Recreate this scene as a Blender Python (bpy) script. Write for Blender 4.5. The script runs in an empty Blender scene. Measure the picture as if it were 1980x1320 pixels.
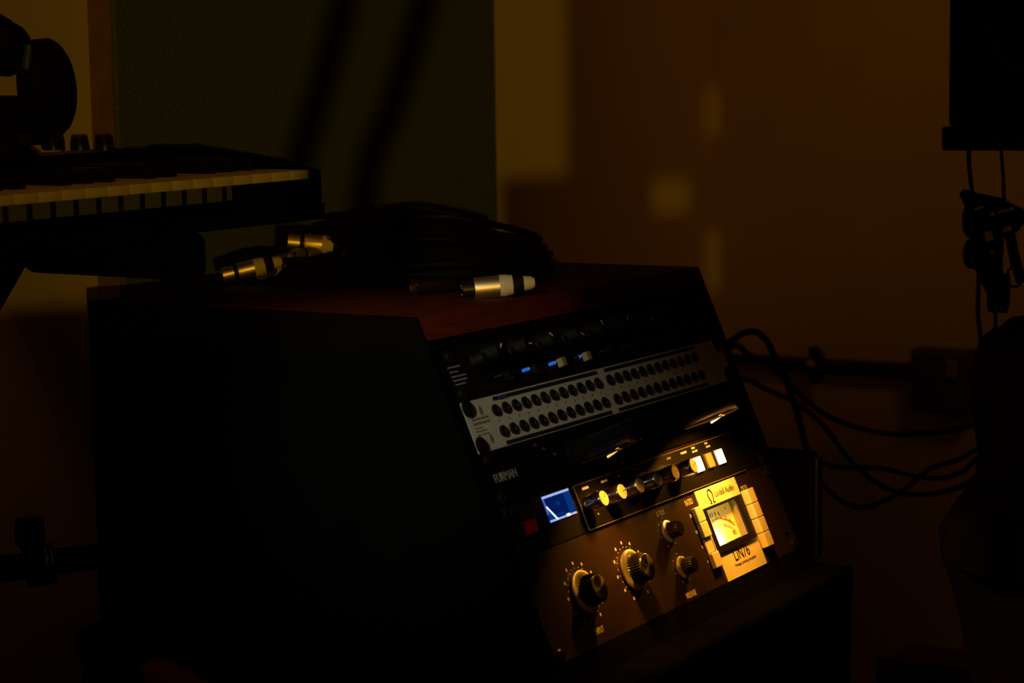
import bpy, bmesh, math, random
from mathutils import Matrix, Vector
random.seed(7)
R = math.radians
scene = bpy.context.scene
col = scene.collection

# ------------------------------------------------------------------ camera
FPX, PITCH, ROLL = 4010.97, 0.1186, -0.0149
CAMZ = 1.187                                     # camera height above the floor
_c, _s = math.cos(ROLL), math.sin(ROLL)
_right = Vector((1, 0, 0))
_down = Vector((0, -math.sin(PITCH), -math.cos(PITCH)))
_fwd = Vector((0, math.cos(PITCH), -math.sin(PITCH)))
_ir = _c * _right - _s * _down
_id = _s * _right + _c * _down
cam_d = bpy.data.cameras.new('camera')
cam = bpy.data.objects.new('camera', cam_d)
col.objects.link(cam)
mw = Matrix.Identity(4)
for i, ax in enumerate((_ir, -_id, -_fwd)):
    for j in range(3):
        mw[j][i] = ax[j]
mw[2][3] = CAMZ
cam.matrix_world = mw
cam_d.sensor_width = 36.0
cam_d.lens = 36.0 * FPX / 1980.0
cam_d.clip_start = 0.02
cam_d.dof.use_dof = True
cam_d.dof.focus_distance = 1.88
cam_d.dof.aperture_fstop = 8.0
scene.camera = cam

# ------------------------------------------------------------------ world, exposure
world = bpy.data.worlds.new('dim_room_air')
scene.world = world
world.use_nodes = True
world.node_tree.nodes['Background'].inputs[0].default_value = (1.0, 0.34, 0.02, 1)
world.node_tree.nodes['Background'].inputs[1].default_value = 0.0150
vs = scene.view_settings
vs.view_transform = 'Standard'
vs.look = 'None'
vs.exposure = 0.0
vs.gamma = 1.0
vs.use_curve_mapping = False

def add_light(name, kind, loc, power, color, target=None, size=0.1, size_y=None, radius=None, spread=None, parent=None):
    d = bpy.data.lights.new(name, kind)
    d.energy = power
    d.color = color
    if kind == 'AREA':
        d.size = size
        if size_y:
            d.shape = 'RECTANGLE'
            d.size_y = size_y
        if spread:
            d.spread = spread
    else:
        d.shadow_soft_size = radius or 0.01
    o = bpy.data.objects.new(name, d)
    col.objects.link(o)
    o.location = loc
    if target is not None:
        o.rotation_euler = (Vector(target) - Vector(loc)).to_track_quat('-Z', 'Y').to_euler()
    if parent:
        o.parent = parent
    return o

LAMP = Vector((0.28, -1.30, CAMZ - 0.02))
# the bulb of the small studio lamp standing behind the camera
bulb = add_light('studio_lamp_bulb', 'SPOT', LAMP, 67.0, (1.0, 0.50, 0.02), target=(0.52, 2.9, CAMZ + 0.02), radius=0.0014)
bulb.data.spot_size = R(45)
bulb.data.spot_blend = 1.0
# added unseen overhead fills: one brightens the back wall, one the lower left wall
add_light('overhead_fill', 'AREA', (0.95, 1.55, 2.55), 0.175, (1.0, 0.32, 0.015), target=(0.70, 2.9, 1.52), size=0.4, size_y=0.4, spread=R(46))
add_light('overhead_fill', 'AREA', (-0.60, 0.85, 2.55), 0.075, (1.0, 0.30, 0.012), target=(-0.62, 2.0, 0.72), size=0.3, size_y=0.3, spread=R(40))
# added fill spot, unseen at upper left, brightening the rack's left front
sp_d = bpy.data.lights.new('fill_spot', 'SPOT')
sp_d.energy = 58.0
sp_d.color = (1.0, 0.92, 0.60)
sp_d.spot_size = R(10.6)
sp_d.spot_blend = 1.0
sp_d.shadow_soft_size = 0.03
sp_o = bpy.data.objects.new('fill_spot', sp_d)
col.objects.link(sp_o)
sp_o.location = (-0.62, -0.10, CAMZ + 0.55)
sp_o.rotation_euler = (Vector((-0.105, 1.61, CAMZ - 0.222)) - sp_o.location).to_track_quat('-Z', 'Y').to_euler()

# ------------------------------------------------------------------ frames (camera at x = y = 0)
AZ, TILT = 1.0305, 0.405
W = Vector((math.cos(AZ), math.sin(AZ), 0))              # along the rack fronts
D = Vector((math.sin(AZ), -math.cos(AZ), 0))             # out of the rack fronts, level
UP = Vector((0, 0, 1))
S = D * math.sin(TILT) - UP * math.cos(TILT)             # down the sloping fronts
N = D * math.cos(TILT) + UP * math.sin(TILT)             # out of the sloping fronts
C0 = Vector((-0.067997, 1.656263, CAMZ - 0.175557))      # top front left of the rack
V0 = 0.07489                                             # slope length down to the patch bay
U = 0.04445

def at(px, py, Y):
    """the point seen at photo pixel (px, py), Y metres ahead"""
    X, Z = px - 990.0, py - 660.0
    d = _ir * X + _id * Z + _fwd * FPX
    d = d / d.y * Y
    return Vector((d.x, d.y, d.z + CAMZ))

def on_plane(px, py, P0, n):
    X, Z = px - 990.0, py - 660.0
    d = _ir * X + _id * Z + _fwd * FPX
    o = Vector((0, 0, CAMZ))
    return o + d * ((P0 - o).dot(n) / d.dot(n))

def frame(origin, x, y, z):
    m = Matrix.Identity(4)
    for i, ax in enumerate((x, y, z)):
        for j in range(3):
            m[j][i] = ax[j]
    for j in range(3):
        m[j][3] = origin[j]
    return m

# ------------------------------------------------------------------ materials
MATS = {}
def mat(name, base, rough=0.5, metal=0.0, emit=None, estr=0.0, noise=0.0, nscale=40.0, bump=0.0, bscale=200.0,
        aniso=0.0, coat=0.0, stretch=None, spec=None, alpha_glass=False, base2=None):
    if name in MATS:
        return MATS[name]
    m = bpy.data.materials.new(name)
    m.use_nodes = True
    nt = m.node_tree
    b = nt.nodes['Principled BSDF']
    b.inputs['Base Color'].default_value = (*base, 1)
    b.inputs['Roughness'].default_value = rough
    b.inputs['Metallic'].default_value = metal
    if spec is not None:
        b.inputs['Specular IOR Level'].default_value = spec
    if coat:
        b.inputs['Coat Weight'].default_value = coat
        b.inputs['Coat Roughness'].default_value = 0.1
    if emit:
        b.inputs['Emission Color'].default_value = (*emit, 1)
        b.inputs['Emission Strength'].default_value = estr
    tc = nt.nodes.new('ShaderNodeTexCoord')
    mp = nt.nodes.new('ShaderNodeMapping')
    nt.links.new(tc.outputs['Object'], mp.inputs['Vector'])
    if stretch:
        mp.inputs['Scale'].default_value = stretch
    if noise or base2:
        t = nt.nodes.new('ShaderNodeTexNoise')
        t.inputs['Scale'].default_value = nscale
        t.inputs['Detail'].default_value = 6
        nt.links.new(mp.outputs['Vector'], t.inputs['Vector'])
        r = nt.nodes.new('ShaderNodeValToRGB')
        r.color_ramp.elements[0].position = 0.3
        r.color_ramp.elements[1].position = 0.7
        c2 = base2 or tuple(min(1, x * (1 + noise)) for x in base)
        c1 = base if base2 else tuple(x * (1 - noise) for x in base)
        r.color_ramp.elements[0].color = (*c1, 1)
        r.color_ramp.elements[1].color = (*c2, 1)
        nt.links.new(t.outputs['Fac'], r.inputs['Fac'])
        nt.links.new(r.outputs['Color'], b.inputs['Base Color'])
    if bump:
        t = nt.nodes.new('ShaderNodeTexNoise')
        t.inputs['Scale'].default_value = bscale
        t.inputs['Detail'].default_value = 4
        nt.links.new(mp.outputs['Vector'], t.inputs['Vector'])
        bn = nt.nodes.new('ShaderNodeBump')
        bn.inputs['Strength'].default_value = bump
        bn.inputs['Distance'].default_value = 0.002
        nt.links.new(t.outputs['Fac'], bn.inputs['Height'])
        nt.links.new(bn.outputs['Normal'], b.inputs['Normal'])
    if aniso:
        b.inputs['Anisotropic'].default_value = aniso
        tg = nt.nodes.new('ShaderNodeTangent')
        tg.direction_type = 'RADIAL'
        tg.axis = 'Z'
        nt.links.new(tg.outputs['Tangent'], b.inputs['Tangent'])
    MATS[name] = m
    return m

wall_m = mat('painted_wall', (0.62, 0.56, 0.48), 0.85, noise=0.03, nscale=9, bump=0.12, bscale=160)
floor_m = mat('floor_boards', (0.10, 0.05, 0.03), 0.6, noise=0.3, nscale=6, stretch=(1, 8, 1))
ceil_m = mat('ceiling_paint', (0.5, 0.46, 0.4), 0.9, noise=0.03)
trunk_m = mat('dark_trunking', (0.05, 0.035, 0.025), 0.6, noise=0.1)
fabric_m = mat('panel_fabric', (0.100, 0.145, 0.16), 0.95, noise=0.4, nscale=220, bump=0.5, bscale=900, stretch=(1, 3.2, 3.2), spec=0.1)
frame_m = mat('panel_side', (0.20, 0.12, 0.07), 0.8, noise=0.15, nscale=30)
wood_m = mat('red_brown_wood', (0.062, 0.0095, 0.0035), 0.65, noise=0.25, nscale=14, stretch=(2, 14, 14), bump=0.05, spec=0.08)
black_m = mat('black_laminate', (0.0035, 0.0033, 0.0033), 0.8, noise=0.15, spec=0.0)
desk_m = mat('black_desk', (0.002, 0.002, 0.002), 0.9, noise=0.15, spec=0.0)
panel_m = mat('black_anodised', (0.006, 0.005, 0.005), 0.5, noise=0.1, nscale=300, spec=0.1)
gloss_m = mat('black_gloss', (0.005, 0.005, 0.005), 0.28, noise=0.1, spec=0.25)
lin_m = mat('brown_black_enamel', (0.0175, 0.0095, 0.0055), 0.55, noise=0.08, nscale=200, spec=0.15)
pale_m = mat('pale_aluminium', (0.55, 0.55, 0.47), 0.55, noise=0.05, nscale=80, spec=0.3)
plate_m = mat('brushed_silver', (0.78, 0.74, 0.66), 0.45, metal=0.12, noise=0.05, nscale=90, stretch=(1, 30, 1))
button_m = mat('silver_button', (0.66, 0.62, 0.55), 0.5, metal=0.1, noise=0.03)
silver_m = mat('turned_silver', (0.80, 0.76, 0.70), 0.22, metal=1.0, noise=0.03, aniso=0.8)
skirt_silver_m = mat('silver_skirt', (0.82, 0.78, 0.70), 0.30, metal=0.92, noise=0.03, aniso=0.7)
chrome_m = mat('dark_chrome', (0.30, 0.27, 0.24), 0.22, metal=1.0, noise=0.05)
alu_m = mat('aluminium_face', (0.50, 0.45, 0.37), 0.45, metal=0.5, noise=0.03)
rubber_m = mat('black_rubber', (0.006, 0.006, 0.006), 0.6, noise=0.2, spec=0.15)
knobk_m = mat('black_knob_plastic', (0.007, 0.006, 0.006), 0.35, noise=0.1, spec=0.3)
cable_m = mat('black_cable_jacket', (0.004, 0.004, 0.004), 0.5, noise=0.2, spec=0.12)
nickel_m = mat('nickel_shell', (0.86, 0.78, 0.56), 0.43, metal=1.0, noise=0.06, nscale=60)
boot_m = mat('white_boot', (0.66, 0.62, 0.50), 0.6, noise=0.05)
ivory_m = mat('ivory_key', (0.58, 0.55, 0.52), 0.5, noise=0.04)
skirt_m = mat('grey_key_skirt', (0.10, 0.115, 0.08), 0.6, noise=0.05)
ink_m = mat('black_ink', (0.01, 0.008, 0.006), 0.6, noise=0.05)
print_m = mat('cream_print', (0.70, 0.64, 0.52), 0.6, noise=0.05)
dim_print_m = mat('grey_print', (0.30, 0.31, 0.31), 0.6, noise=0.05)
red_m = mat('red_switch', (0.03, 0.001, 0.001), 0.7, noise=0.05, emit=(1, 0.005, 0.003), estr=0.02, spec=0.05)
needle_m = mat('red_needle', (0.55, 0.06, 0.02), 0.5, noise=0.05)
face_m = mat('meter_card', (0.85, 0.76, 0.42), 0.8, noise=0.02, emit=(1.0, 0.60, 0.04), estr=0.34)
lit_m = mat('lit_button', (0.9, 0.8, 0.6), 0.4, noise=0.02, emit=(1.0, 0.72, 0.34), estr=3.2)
amber_m = mat('amber_button', (0.20, 0.16, 0.10), 0.4, noise=0.02)
slit_m = mat('lamp_diffuser', (0.9, 0.7, 0.4), 0.4, noise=0.02, emit=(1.0, 0.42, 0.07), estr=1.6)
slit2_m = mat('lamp_diffuser_bright', (0.9, 0.7, 0.4), 0.4, noise=0.02, emit=(1.0, 0.62, 0.25), estr=2.6)
underside_glow_m = mat('tube_underside_glow', (0.35, 0.14, 0.03), 0.4, noise=0.05, emit=(1.0, 0.30, 0.04), estr=0.07)
underside_dark_m = mat('tube_underside_dark', (0.02, 0.01, 0.005), 0.4, noise=0.05)
blue_m = mat('blue_led', (0.02, 0.1, 0.5), 0.4, noise=0.02, emit=(0.02, 0.20, 1.0), estr=0.42)
lcd_m = mat('lcd_field', (0.0, 0.0, 0.004), 0.8, spec=0.0, emit=(0.001, 0.010, 0.09), estr=1.0, noise=0.1)
lcd2_m = mat('lcd_glow', (0.0, 0.0, 0.004), 0.8, spec=0.0, emit=(0.001, 0.035, 0.19), estr=1.0, noise=0.1)
lcde_m = mat('lcd_backlight_edge', (0.1, 0.1, 0.2), 0.8, spec=0.0, emit=(0.42, 0.55, 1.0), estr=0.85, noise=0.1)
lcdw_m = mat('lcd_stroke', (0.3, 0.3, 0.4), 0.8, spec=0.0, emit=(0.8, 0.9, 1.0), estr=1.3, noise=0.1)
cap_m = mat('cream_button_cap', (0.42, 0.33, 0.15), 0.5, noise=0.05)
bag_m = mat('black_nylon', (0.011, 0.010, 0.011), 0.8, noise=0.3, nscale=25, bump=0.3, bscale=60, spec=0.15)
socket_m = mat('dark_socket_plastic', (0.085, 0.065, 0.045), 0.6, noise=0.08)
redrod_m = mat('dark_red_wood', (0.22, 0.02, 0.012), 0.5, noise=0.2, nscale=20)
grey_m = mat('blue_grey_glint', (0.03, 0.055, 0.085), 0.4, noise=0.1)
pillow_m = mat('black_leatherette', (0.004, 0.004, 0.004), 0.6, noise=0.2, bump=0.2, bscale=120, spec=0.1)

def glass_material():
    m = bpy.data.materials.new('clear_pane')
    m.use_nodes = True
    nt = m.node_tree
    out = nt.nodes['Material Output']
    nt.nodes.remove(nt.nodes['Principled BSDF'])
    tr = nt.nodes.new('ShaderNodeBsdfTransparent')
    gl = nt.nodes.new('ShaderNodeBsdfGlossy')
    gl.inputs['Roughness'].default_value = 0.03
    mx = nt.nodes.new('ShaderNodeMixShader')
    mx.inputs[0].default_value = 0.04
    nt.links.new(tr.outputs[0], mx.inputs[1])
    nt.links.new(gl.outputs[0], mx.inputs[2])
    nt.links.new(mx.outputs[0], out.inputs[0])
    return m
glass_m = glass_material()

# ------------------------------------------------------------------ mesh helpers
class MB:
    def __init__(self):
        self.bm = bmesh.new()
    def _tf(self, verts, tf):
        if tf is not None:
            bmesh.ops.transform(self.bm, matrix=tf, verts=verts)
    def box(self, x0, x1, y0, y1, z0, z1, bev=0.0, seg=1, tf=None):
        r = bmesh.ops.create_cube(self.bm, size=1.0)
        vs = r['verts']
        for v in vs:
            v.co = Vector(((x0 + x1) / 2 + v.co.x * (x1 - x0), (y0 + y1) / 2 + v.co.y * (y1 - y0), (z0 + z1) / 2 + v.co.z * (z1 - z0)))
        if bev > 0:
            es = list({e for v in vs for e in v.link_edges})
            rr = bmesh.ops.bevel(self.bm, geom=es, offset=bev, segments=seg, affect='EDGES', profile=0.5, clamp_overlap=True)
            vs = list({v for f in rr['faces'] for v in f.verts} | {v for v in vs if v.is_valid})
        self._tf(vs, tf)
        return self
    def prism(self, poly, z0, z1, tf=None):
        a = [self.bm.verts.new((x, y, z0)) for x, y in poly]
        b = [self.bm.verts.new((x, y, z1)) for x, y in poly]
        n = len(poly)
        self.bm.faces.new(a[::-1])
        self.bm.faces.new(b)
        for i in range(n):
            self.bm.faces.new((a[i], a[(i + 1) % n], b[(i + 1) % n], b[i]))
        self._tf(a + b, tf)
        return self
    def lathe(self, prof, seg=28, tf=None, flute=0.0, nfl=0):
        """revolve (r, z) pairs about z"""
        rings, allv = [], []
        for r, z in prof:
            if r <= 1e-7:
                v = self.bm.verts.new((0, 0, z))
                rings.append([v]); allv.append(v)
            else:
                ring = []
                for k in range(seg):
                    a = 2 * math.pi * k / seg
                    rr = r * (1 - flute * (0.5 + 0.5 * math.cos(a * nfl))) if flute else r
                    ring.append(self.bm.verts.new((rr * math.cos(a), rr * math.sin(a), z)))
                rings.append(ring); allv += ring
        for p, q in zip(rings, rings[1:]):
            if len(p) == 1 and len(q) == 1:
                continue
            for k in range(seg):
                k2 = (k + 1) % seg
                if len(p) == 1:
                    self.bm.faces.new((p[0], q[k2], q[k]))
                elif len(q) == 1:
                    self.bm.faces.new((p[k], p[k2], q[0]))
                else:
                    self.bm.faces.new((p[k], p[k2], q[k2], q[k]))
        self._tf(allv, tf)
        return self
    def tube(self, pts, r, seg=8, closed=False, flat=1.0):
        pts = [Vector(p) for p in pts]
        n = len(pts)
        rings = []
        up = Vector((0, 0, 1))
        for i, p in enumerate(pts):
            if closed:
                t = pts[(i + 1) % n] - pts[i - 1]
            else:
                t = pts[min(i + 1, n - 1)] - pts[max(i - 1, 0)]
            t.normalize()
            a = t.cross(up)
            if a.length < 1e-3:
                a = t.cross(Vector((1, 0, 0)))
            a.normalize()
            b = a.cross(t)
            rr = r[i] if isinstance(r, (list, tuple)) else r
            rings.append([self.bm.verts.new(p + a * rr * math.cos(2 * math.pi * k / seg) + b * rr * flat * math.sin(2 * math.pi * k / seg)) for k in range(seg)])
        m = n if closed else n - 1
        for i in range(m):
            p, q = rings[i], rings[(i + 1) % n]
            for k in range(seg):
                k2 = (k + 1) % seg
                self.bm.faces.new((p[k], p[k2], q[k2], q[k]))
        if not closed:
            self.bm.faces.new(rings[0][::-1])
            self.bm.faces.new(rings[-1])
        return self
    def shift(self, off):
        bmesh.ops.translate(self.bm, vec=Vector(off), verts=self.bm.verts[:])
        return self
    def mesh(self, name, m, smooth=35):
        bmesh.ops.recalc_face_normals(self.bm, faces=self.bm.faces[:])
        me = bpy.data.meshes.new(name)
        self.bm.to_mesh(me)
        self.bm.free()
        me.materials.append(m)
        for p in me.polygons:
            p.use_smooth = True
        me.set_sharp_from_angle(angle=R(smooth))
        return me
    def build(self, name, m, parent=None, off=None, loc=None, smooth=35):
        if off is not None:
            self.shift(off)
        return place(name, self.mesh(name, m, smooth), parent, loc)

def place(name, me, parent=None, loc=None):
    o = bpy.data.objects.new(name, me)
    col.objects.link(o)
    if parent is not None:
        o.parent = parent
    if loc is not None:
        o.location = loc
    return o

def tag(o, label, cat, group=None):
    o['label'] = label
    o['category'] = cat
    if group:
        o['group'] = group
    return o

def structure(o, label=None):
    o['kind'] = 'structure'
    if label:
        o['label'] = label
    return o

def thing(name, label, cat, m=None, loc=None, group=None):
    o = bpy.data.objects.new(name, None)
    o.empty_display_size = 0.05
    col.objects.link(o)
    if m is not None:
        o.matrix_world = m
    elif loc is not None:
        o.location = loc
    return tag(o, label, cat, group)

def smoothpath(pts, n=8):
    """Catmull-Rom through the points"""
    pts = [Vector(p) for p in pts]
    P = [pts[0] * 2 - pts[1]] + pts + [pts[-1] * 2 - pts[-2]]
    out = []
    for i in range(1, len(P) - 2):
        for k in range(n):
            t = k / n
            a, b, c, d = P[i - 1], P[i], P[i + 1], P[i + 2]
            out.append(0.5 * ((2 * b) + (c - a) * t + (2 * a - 5 * b + 4 * c - d) * t * t + (3 * b - a - 3 * c + d) * t ** 3))
    out.append(pts[-1])
    return out

TEXTS = {}
def text(name, s, w, h, m, parent, loc, depth=0.0003, label=None):
    """lettering fitted into w x h, centred on loc, lying in the parent's xy plane"""
    key = (s, round(w, 5), round(h, 5), m.name)
    if key not in TEXTS:
        cu = bpy.data.curves.new('lettering', 'FONT')
        cu.body = s
        cu.extrude = 0.02
        cu.resolution_u = 3
        tmp = bpy.data.objects.new('lettering_tmp', cu)
        col.objects.link(tmp)
        dg = bpy.context.evaluated_depsgraph_get()
        me = bpy.data.meshes.new_from_object(tmp.evaluated_get(dg))
        bpy.data.objects.remove(tmp)
        xs = [v.co.x for v in me.vertices]; ys = [v.co.y for v in me.vertices]
        x0, x1, y0, y1 = min(xs), max(xs), min(ys), max(ys)
        for v in me.vertices:
            v.co = Vector(((v.co.x - (x0 + x1) / 2) * w / (x1 - x0), (v.co.y - (y0 + y1) / 2) * h / (y1 - y0), depth if v.co.z > 0 else -0.0001))
        me.materials.clear()
        me.materials.append(m)
        me.name = name
        TEXTS[key] = me
    o = place(name, TEXTS[key], parent, loc)
    if label:
        o['label'] = label
    return o

# ================================================================== THE SETTING
CORNER = at(1375, 500, 3.40)
CORNER.z = 0
def wall_point(a, side):            # a metres from the corner
    return CORNER - W * a if side == 'left' else CORNER + D * a

def wall_slab(name, p, q, outward, z0, z1, m, th=0.12):
    L = (q - p).length
    x = (q - p).normalized()
    b = MB().box(0, L, 0, th, z0, z1)
    o = b.build(name, m)
    o.matrix_world = frame(p, x, outward, UP) if x.cross(outward).z > 0 else frame(p, x, outward, UP)
    return structure(o)

wall_slab('wall_left', CORNER + W * 0.12, CORNER - W * 3.2, -D, 0, 2.7, wall_m)
wall_slab('wall_back', CORNER, CORNER + D * 2.8, W, 0, 2.7, wall_m)
structure(MB().box(-3.2, 3.6, -3.2, 4.8, -0.1, 0.0).build('floor', floor_m))
# dado trunking along the back wall
TR_Z = at(1600, 708, 3.30).z
t0 = CORNER + D * 0.02
tr = MB().box(0, 2.2, -0.022, 0.0, 0, 0.014, bev=0.002).build('trim_1', trunk_m)
tr.matrix_world = frame(Vector((t0.x, t0.y, TR_Z)), D, W, UP)
structure(tr)

# ------------------------------------------------------------------ acoustic panel on the left wall
T = 0.036
PF = CORNER + D * T
fl = on_plane(230, 300, PF, D)
fr = on_plane(962, 300, PF, D)
plen = (fr - fl).dot(W)
org = fl.copy(); org.z = 0.12
ap = thing('acoustic_panel', 'tall dark green fabric acoustic panel hung on the wall behind the keyboard', 'acoustic panel', frame(org, W, -D, UP))
PH = 2.30
MB().box(0, plen, 0.0, 0.006, 0, PH, bev=0.003).build('fabric_face', fabric_m, ap)
MB().box(0.001, 0.016, 0.006, T, 0, PH).build('side_rail', frame_m, ap)
MB().box(plen - 0.016, plen - 0.001, 0.006, T, 0, PH).build('side_rail', frame_m, ap)
MB().box(0.016, plen - 0.016, 0.006, T, 0, 0.015).build('bottom_rail', frame_m, ap)
MB().box(0.016, plen - 0.016, 0.006, T, PH - 0.015, PH).build('top_rail', frame_m, ap)

# ------------------------------------------------------------------ desk
HS = V0 + 5 * U + 0.022                                       # slope length of the rack front
DESK_Z = C0.z - HS * math.cos(TILT)
FRONT = HS * math.sin(TILT)
dm = frame(Vector((C0.x, C0.y, 0)), W, -D, UP)
desk = thing('desk', 'black studio desk carrying the rack of audio gear', 'desk', dm)
MB().box(-0.030, 0.515, -FRONT - 0.036, 0.365, DESK_Z - 0.03, DESK_Z, bev=0.003).build('desktop', desk_m, desk)
MB().box(-0.028, -0.008, -FRONT - 0.034, 0.36, 0.0, DESK_Z - 0.03).build('side_panel', desk_m, desk)
MB().box(0.493, 0.513, -FRONT - 0.034, 0.36, 0.0, DESK_Z - 0.03).build('side_panel', desk_m, desk)
MB().box(-0.008, 0.493, 0.33, 0.35, 0.0, DESK_Z - 0.03).build('back_panel', desk_m, desk)
MB().box(-0.008, 0.493, -FRONT - 0.03, 0.33, 0.30, 0.32).build('shelf', desk_m, desk)

# ------------------------------------------------------------------ rack cabinet
DEPTH = 0.346
cm = frame(Vector((C0.x, C0.y, DESK_Z)), W, -D, UP)
rack = thing('rack_cabinet', 'sloping tabletop equipment rack with black sides and red-brown wooden top', 'rack', cm)
H = C0.z - DESK_Z
tt = math.tan(TILT)
TB = 0.019
# profile in (y back, z up); prism extrudes along x
def side_prism(mb, poly, x0, x1):
    tf = Matrix(((0, 0, 1, 0), (1, 0, 0, 0), (0, 1, 0, 0), (0, 0, 0, 1)))
    mb.prism(poly, x0, x1, tf)
    return mb
def slope_y(z):                       # y of the front plane at height z
    return -(H - z) * tt
side = [(slope_y(0), 0), (DEPTH, 0), (DEPTH, H - TB), (slope_y(H - TB), H - TB)]
full = [(slope_y(0), 0), (DEPTH, 0), (DEPTH, H), (0, H)]
for xa, xb, xc, xd in ((-0.0165, -0.0130, -0.0130, -0.0005), (0.4960, 0.4995, 0.4832, 0.4960)):
    sb = side_prism(side_prism(MB(), full, xa, xb), side, xc, xd)
    sb.build('side_panel', black_m, rack)
tbm = MB()
side_prism(tbm, [(slope_y(H - TB), H - TB), (DEPTH, H - TB), (DEPTH, H), (0, H)], -0.013, 0.496)
bmesh.ops.bevel(tbm.bm, geom=tbm.bm.edges[:], offset=0.0012, segments=2, affect='EDGES', profile=0.5)
tbm.build('top_board', wood_m, rack)
bz = 0.022 * math.cos(TILT)
side_prism(MB(), [(slope_y(0), 0), (DEPTH, 0), (DEPTH, bz), (slope_y(bz), bz)], -0.0005, 0.4832).build('bottom_board', black_m, rack)
MB().box(-0.0005, 0.4832, DEPTH - 0.012, DEPTH, bz, H - TB).build('back_panel', black_m, rack)
# blank strip between the board and the first unit (on the slope)
sm = frame(Vector((0, 0, H)), Vector((1, 0, 0)), Vector((0, math.sin(TILT), math.cos(TILT))), Vector((0, -math.cos(TILT), math.sin(TILT))))
st = MB().box(0, 0.4826, -(V0 - U) + 0.0005, -0.0212, -0.016, -0.003, tf=None)
o = st.build('blanking_strip', black_m, rack)
o.matrix_local = sm
for x in (0.004, 0.4646):
    o = MB().box(x - 0.004, x + 0.014, -HS + 0.024, -0.022, -0.022, -0.0042).build('rack_rail', black_m, rack)
    o.matrix_local = sm

# ------------------------------------------------------------------ rack units: x = u, y = up the slope, z = out
mm = 0.001
def unit(name, label, k0, nU, cat='rack unit'):
    """front panel frame: origin bottom left; loc(u, v, h) with v in mm below the patch bay's top edge"""
    vb = (k0 + nU) * 44.45
    o = thing(name, label, cat, frame(C0 + S * (V0 + vb * mm), W, -S, N))
    return o, (lambda u, v, h=0.0: Vector((u * mm, (vb - v) * mm, h * mm)))

def panel(par, L, k0, nU, m, u0=0.0, u1=482.6, name='front_panel', th=3.0):
    a, b = L(u0, (k0 + nU) * 44.45 - 0.3), L(u1, k0 * 44.45 + 0.3)
    return MB().box(a.x, b.x, a.y, b.y, -th * mm, 0.0, bev=0.0005).build(name, m, par)

def chassis(par, L, k0, nU):
    a, b = L(18, (k0 + nU) * 44.45 - 1.2), L(464, k0 * 44.45 + 1.2)
    return MB().box(a.x + 0.002, b.x - 0.002, a.y, b.y, -0.20 if nU == 1 else -0.045, -0.0031).build('chassis', black_m, par)

screw_me = MB().lathe([(0.0, 0), (0.0055, 0), (0.0055, 0.0012), (0.0042, 0.0026), (0.0018, 0.0030), (0.0016, 0.0018), (0, 0.0018)], 20).mesh('screw', knobk_m)
bigscrew_me = MB().lathe([(0.0, 0), (0.0078, 0), (0.0078, 0.0010), (0.0056, 0.0024), (0.0020, 0.0030), (0.0018, 0.0018), (0, 0.0018)], 22).mesh('screw', knobk_m)
def screws(par, L, k0, nU, me=None):
    for u in (8.0, 474.6):
        for v in (k0 * 44.45 + 6.35, (k0 + nU) * 44.45 - 6.35):
            place('screw', me or screw_me, par, L(u, v))

# ---- unit: eight channel preamplifier (top)
pre, L = unit('preamplifier', 'black rack preamplifier with a row of knobs, topmost unit under the wooden board', -1, 1)
panel(pre, L, -1, 1, panel_m)
chassis(pre, L, -1, 1)
screws(pre, L, -1, 1)
for i, (v, w) in enumerate(((-29.5, 23), (-25.5, 15), (-21.6, 27), (-18.2, 26), (-14.8, 20))):
    for k in range(3):
        MB().box(-w / 6 * 0.85 * mm, w / 6 * 0.85 * mm, -0.55 * mm, 0.55 * mm, 0, 0.0002).build('printed_mark', dim_print_m, pre, loc=L(2 + w * (k + 0.5) / 3 * 0.75 + i * 0.5, v))
pk_me = MB().lathe([(0.0085, 0.0), (0.0085, 0.002), (0.0068, 0.004), (0.0062, 0.014), (0.0054, 0.0152), (0, 0.0152)], 40, flute=0.05, nfl=20).mesh('knob', rubber_m)
pp_me = MB().box(-0.0005, 0.0005, 0.002, 0.0066, 0.0148, 0.0156).mesh('pointer', print_m)
pn_me = MB().lathe([(0.0095, 0), (0.0095, 0.0008), (0.0088, 0.0012), (0, 0.0012)], 28).mesh('knob_collar', chrome_m)
led_me = MB().lathe([(0.0016, 0), (0.0016, 0.001), (0.001, 0.0022), (0, 0.0025)], 12).mesh('led', blue_m)
ledoff_me = MB().lathe([(0.0016, 0), (0.0016, 0.001), (0.001, 0.0022), (0, 0.0025)], 12).mesh('led', knobk_m)
capn_me = MB().box(-0.004, 0.004, -0.004, 0.004, 0, 0.006, bev=0.0008).mesh('push_button', cap_m)
capk_me = MB().box(-0.004, 0.004, -0.004, 0.004, 0, 0.006, bev=0.0008).mesh('push_button', knobk_m)
for i in range(8):
    u = 62 + 45 * i
    k = place('knob', pk_me, pre, L(u, -33))
    place('knob_collar', pn_me, k)
    p = place('pointer', pp_me, k)
    p.rotation_euler.z = R(random.uniform(-140, 140))
    k2 = place('knob', pk_me, pre, L(u - 21, -30))
    k2.scale = (0.7, 0.7, 0.8)
    for j in range(3):
        on = i in (1, 2) or (i == 3 and j == 2)
        place('led', led_me if on else ledoff_me, pre, L(u + 2 + j * 4.0, -13.4 - 0.2 * j))
    place('push_button', capn_me if i in (2, 3) else capk_me, pre, L(u + 18, -12.3))
MB().box(0, 0.4826, -0.0006, 0.0, 0, 0.0006).build('panel_edge', chrome_m, pre, loc=L(0, -0.7))

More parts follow.
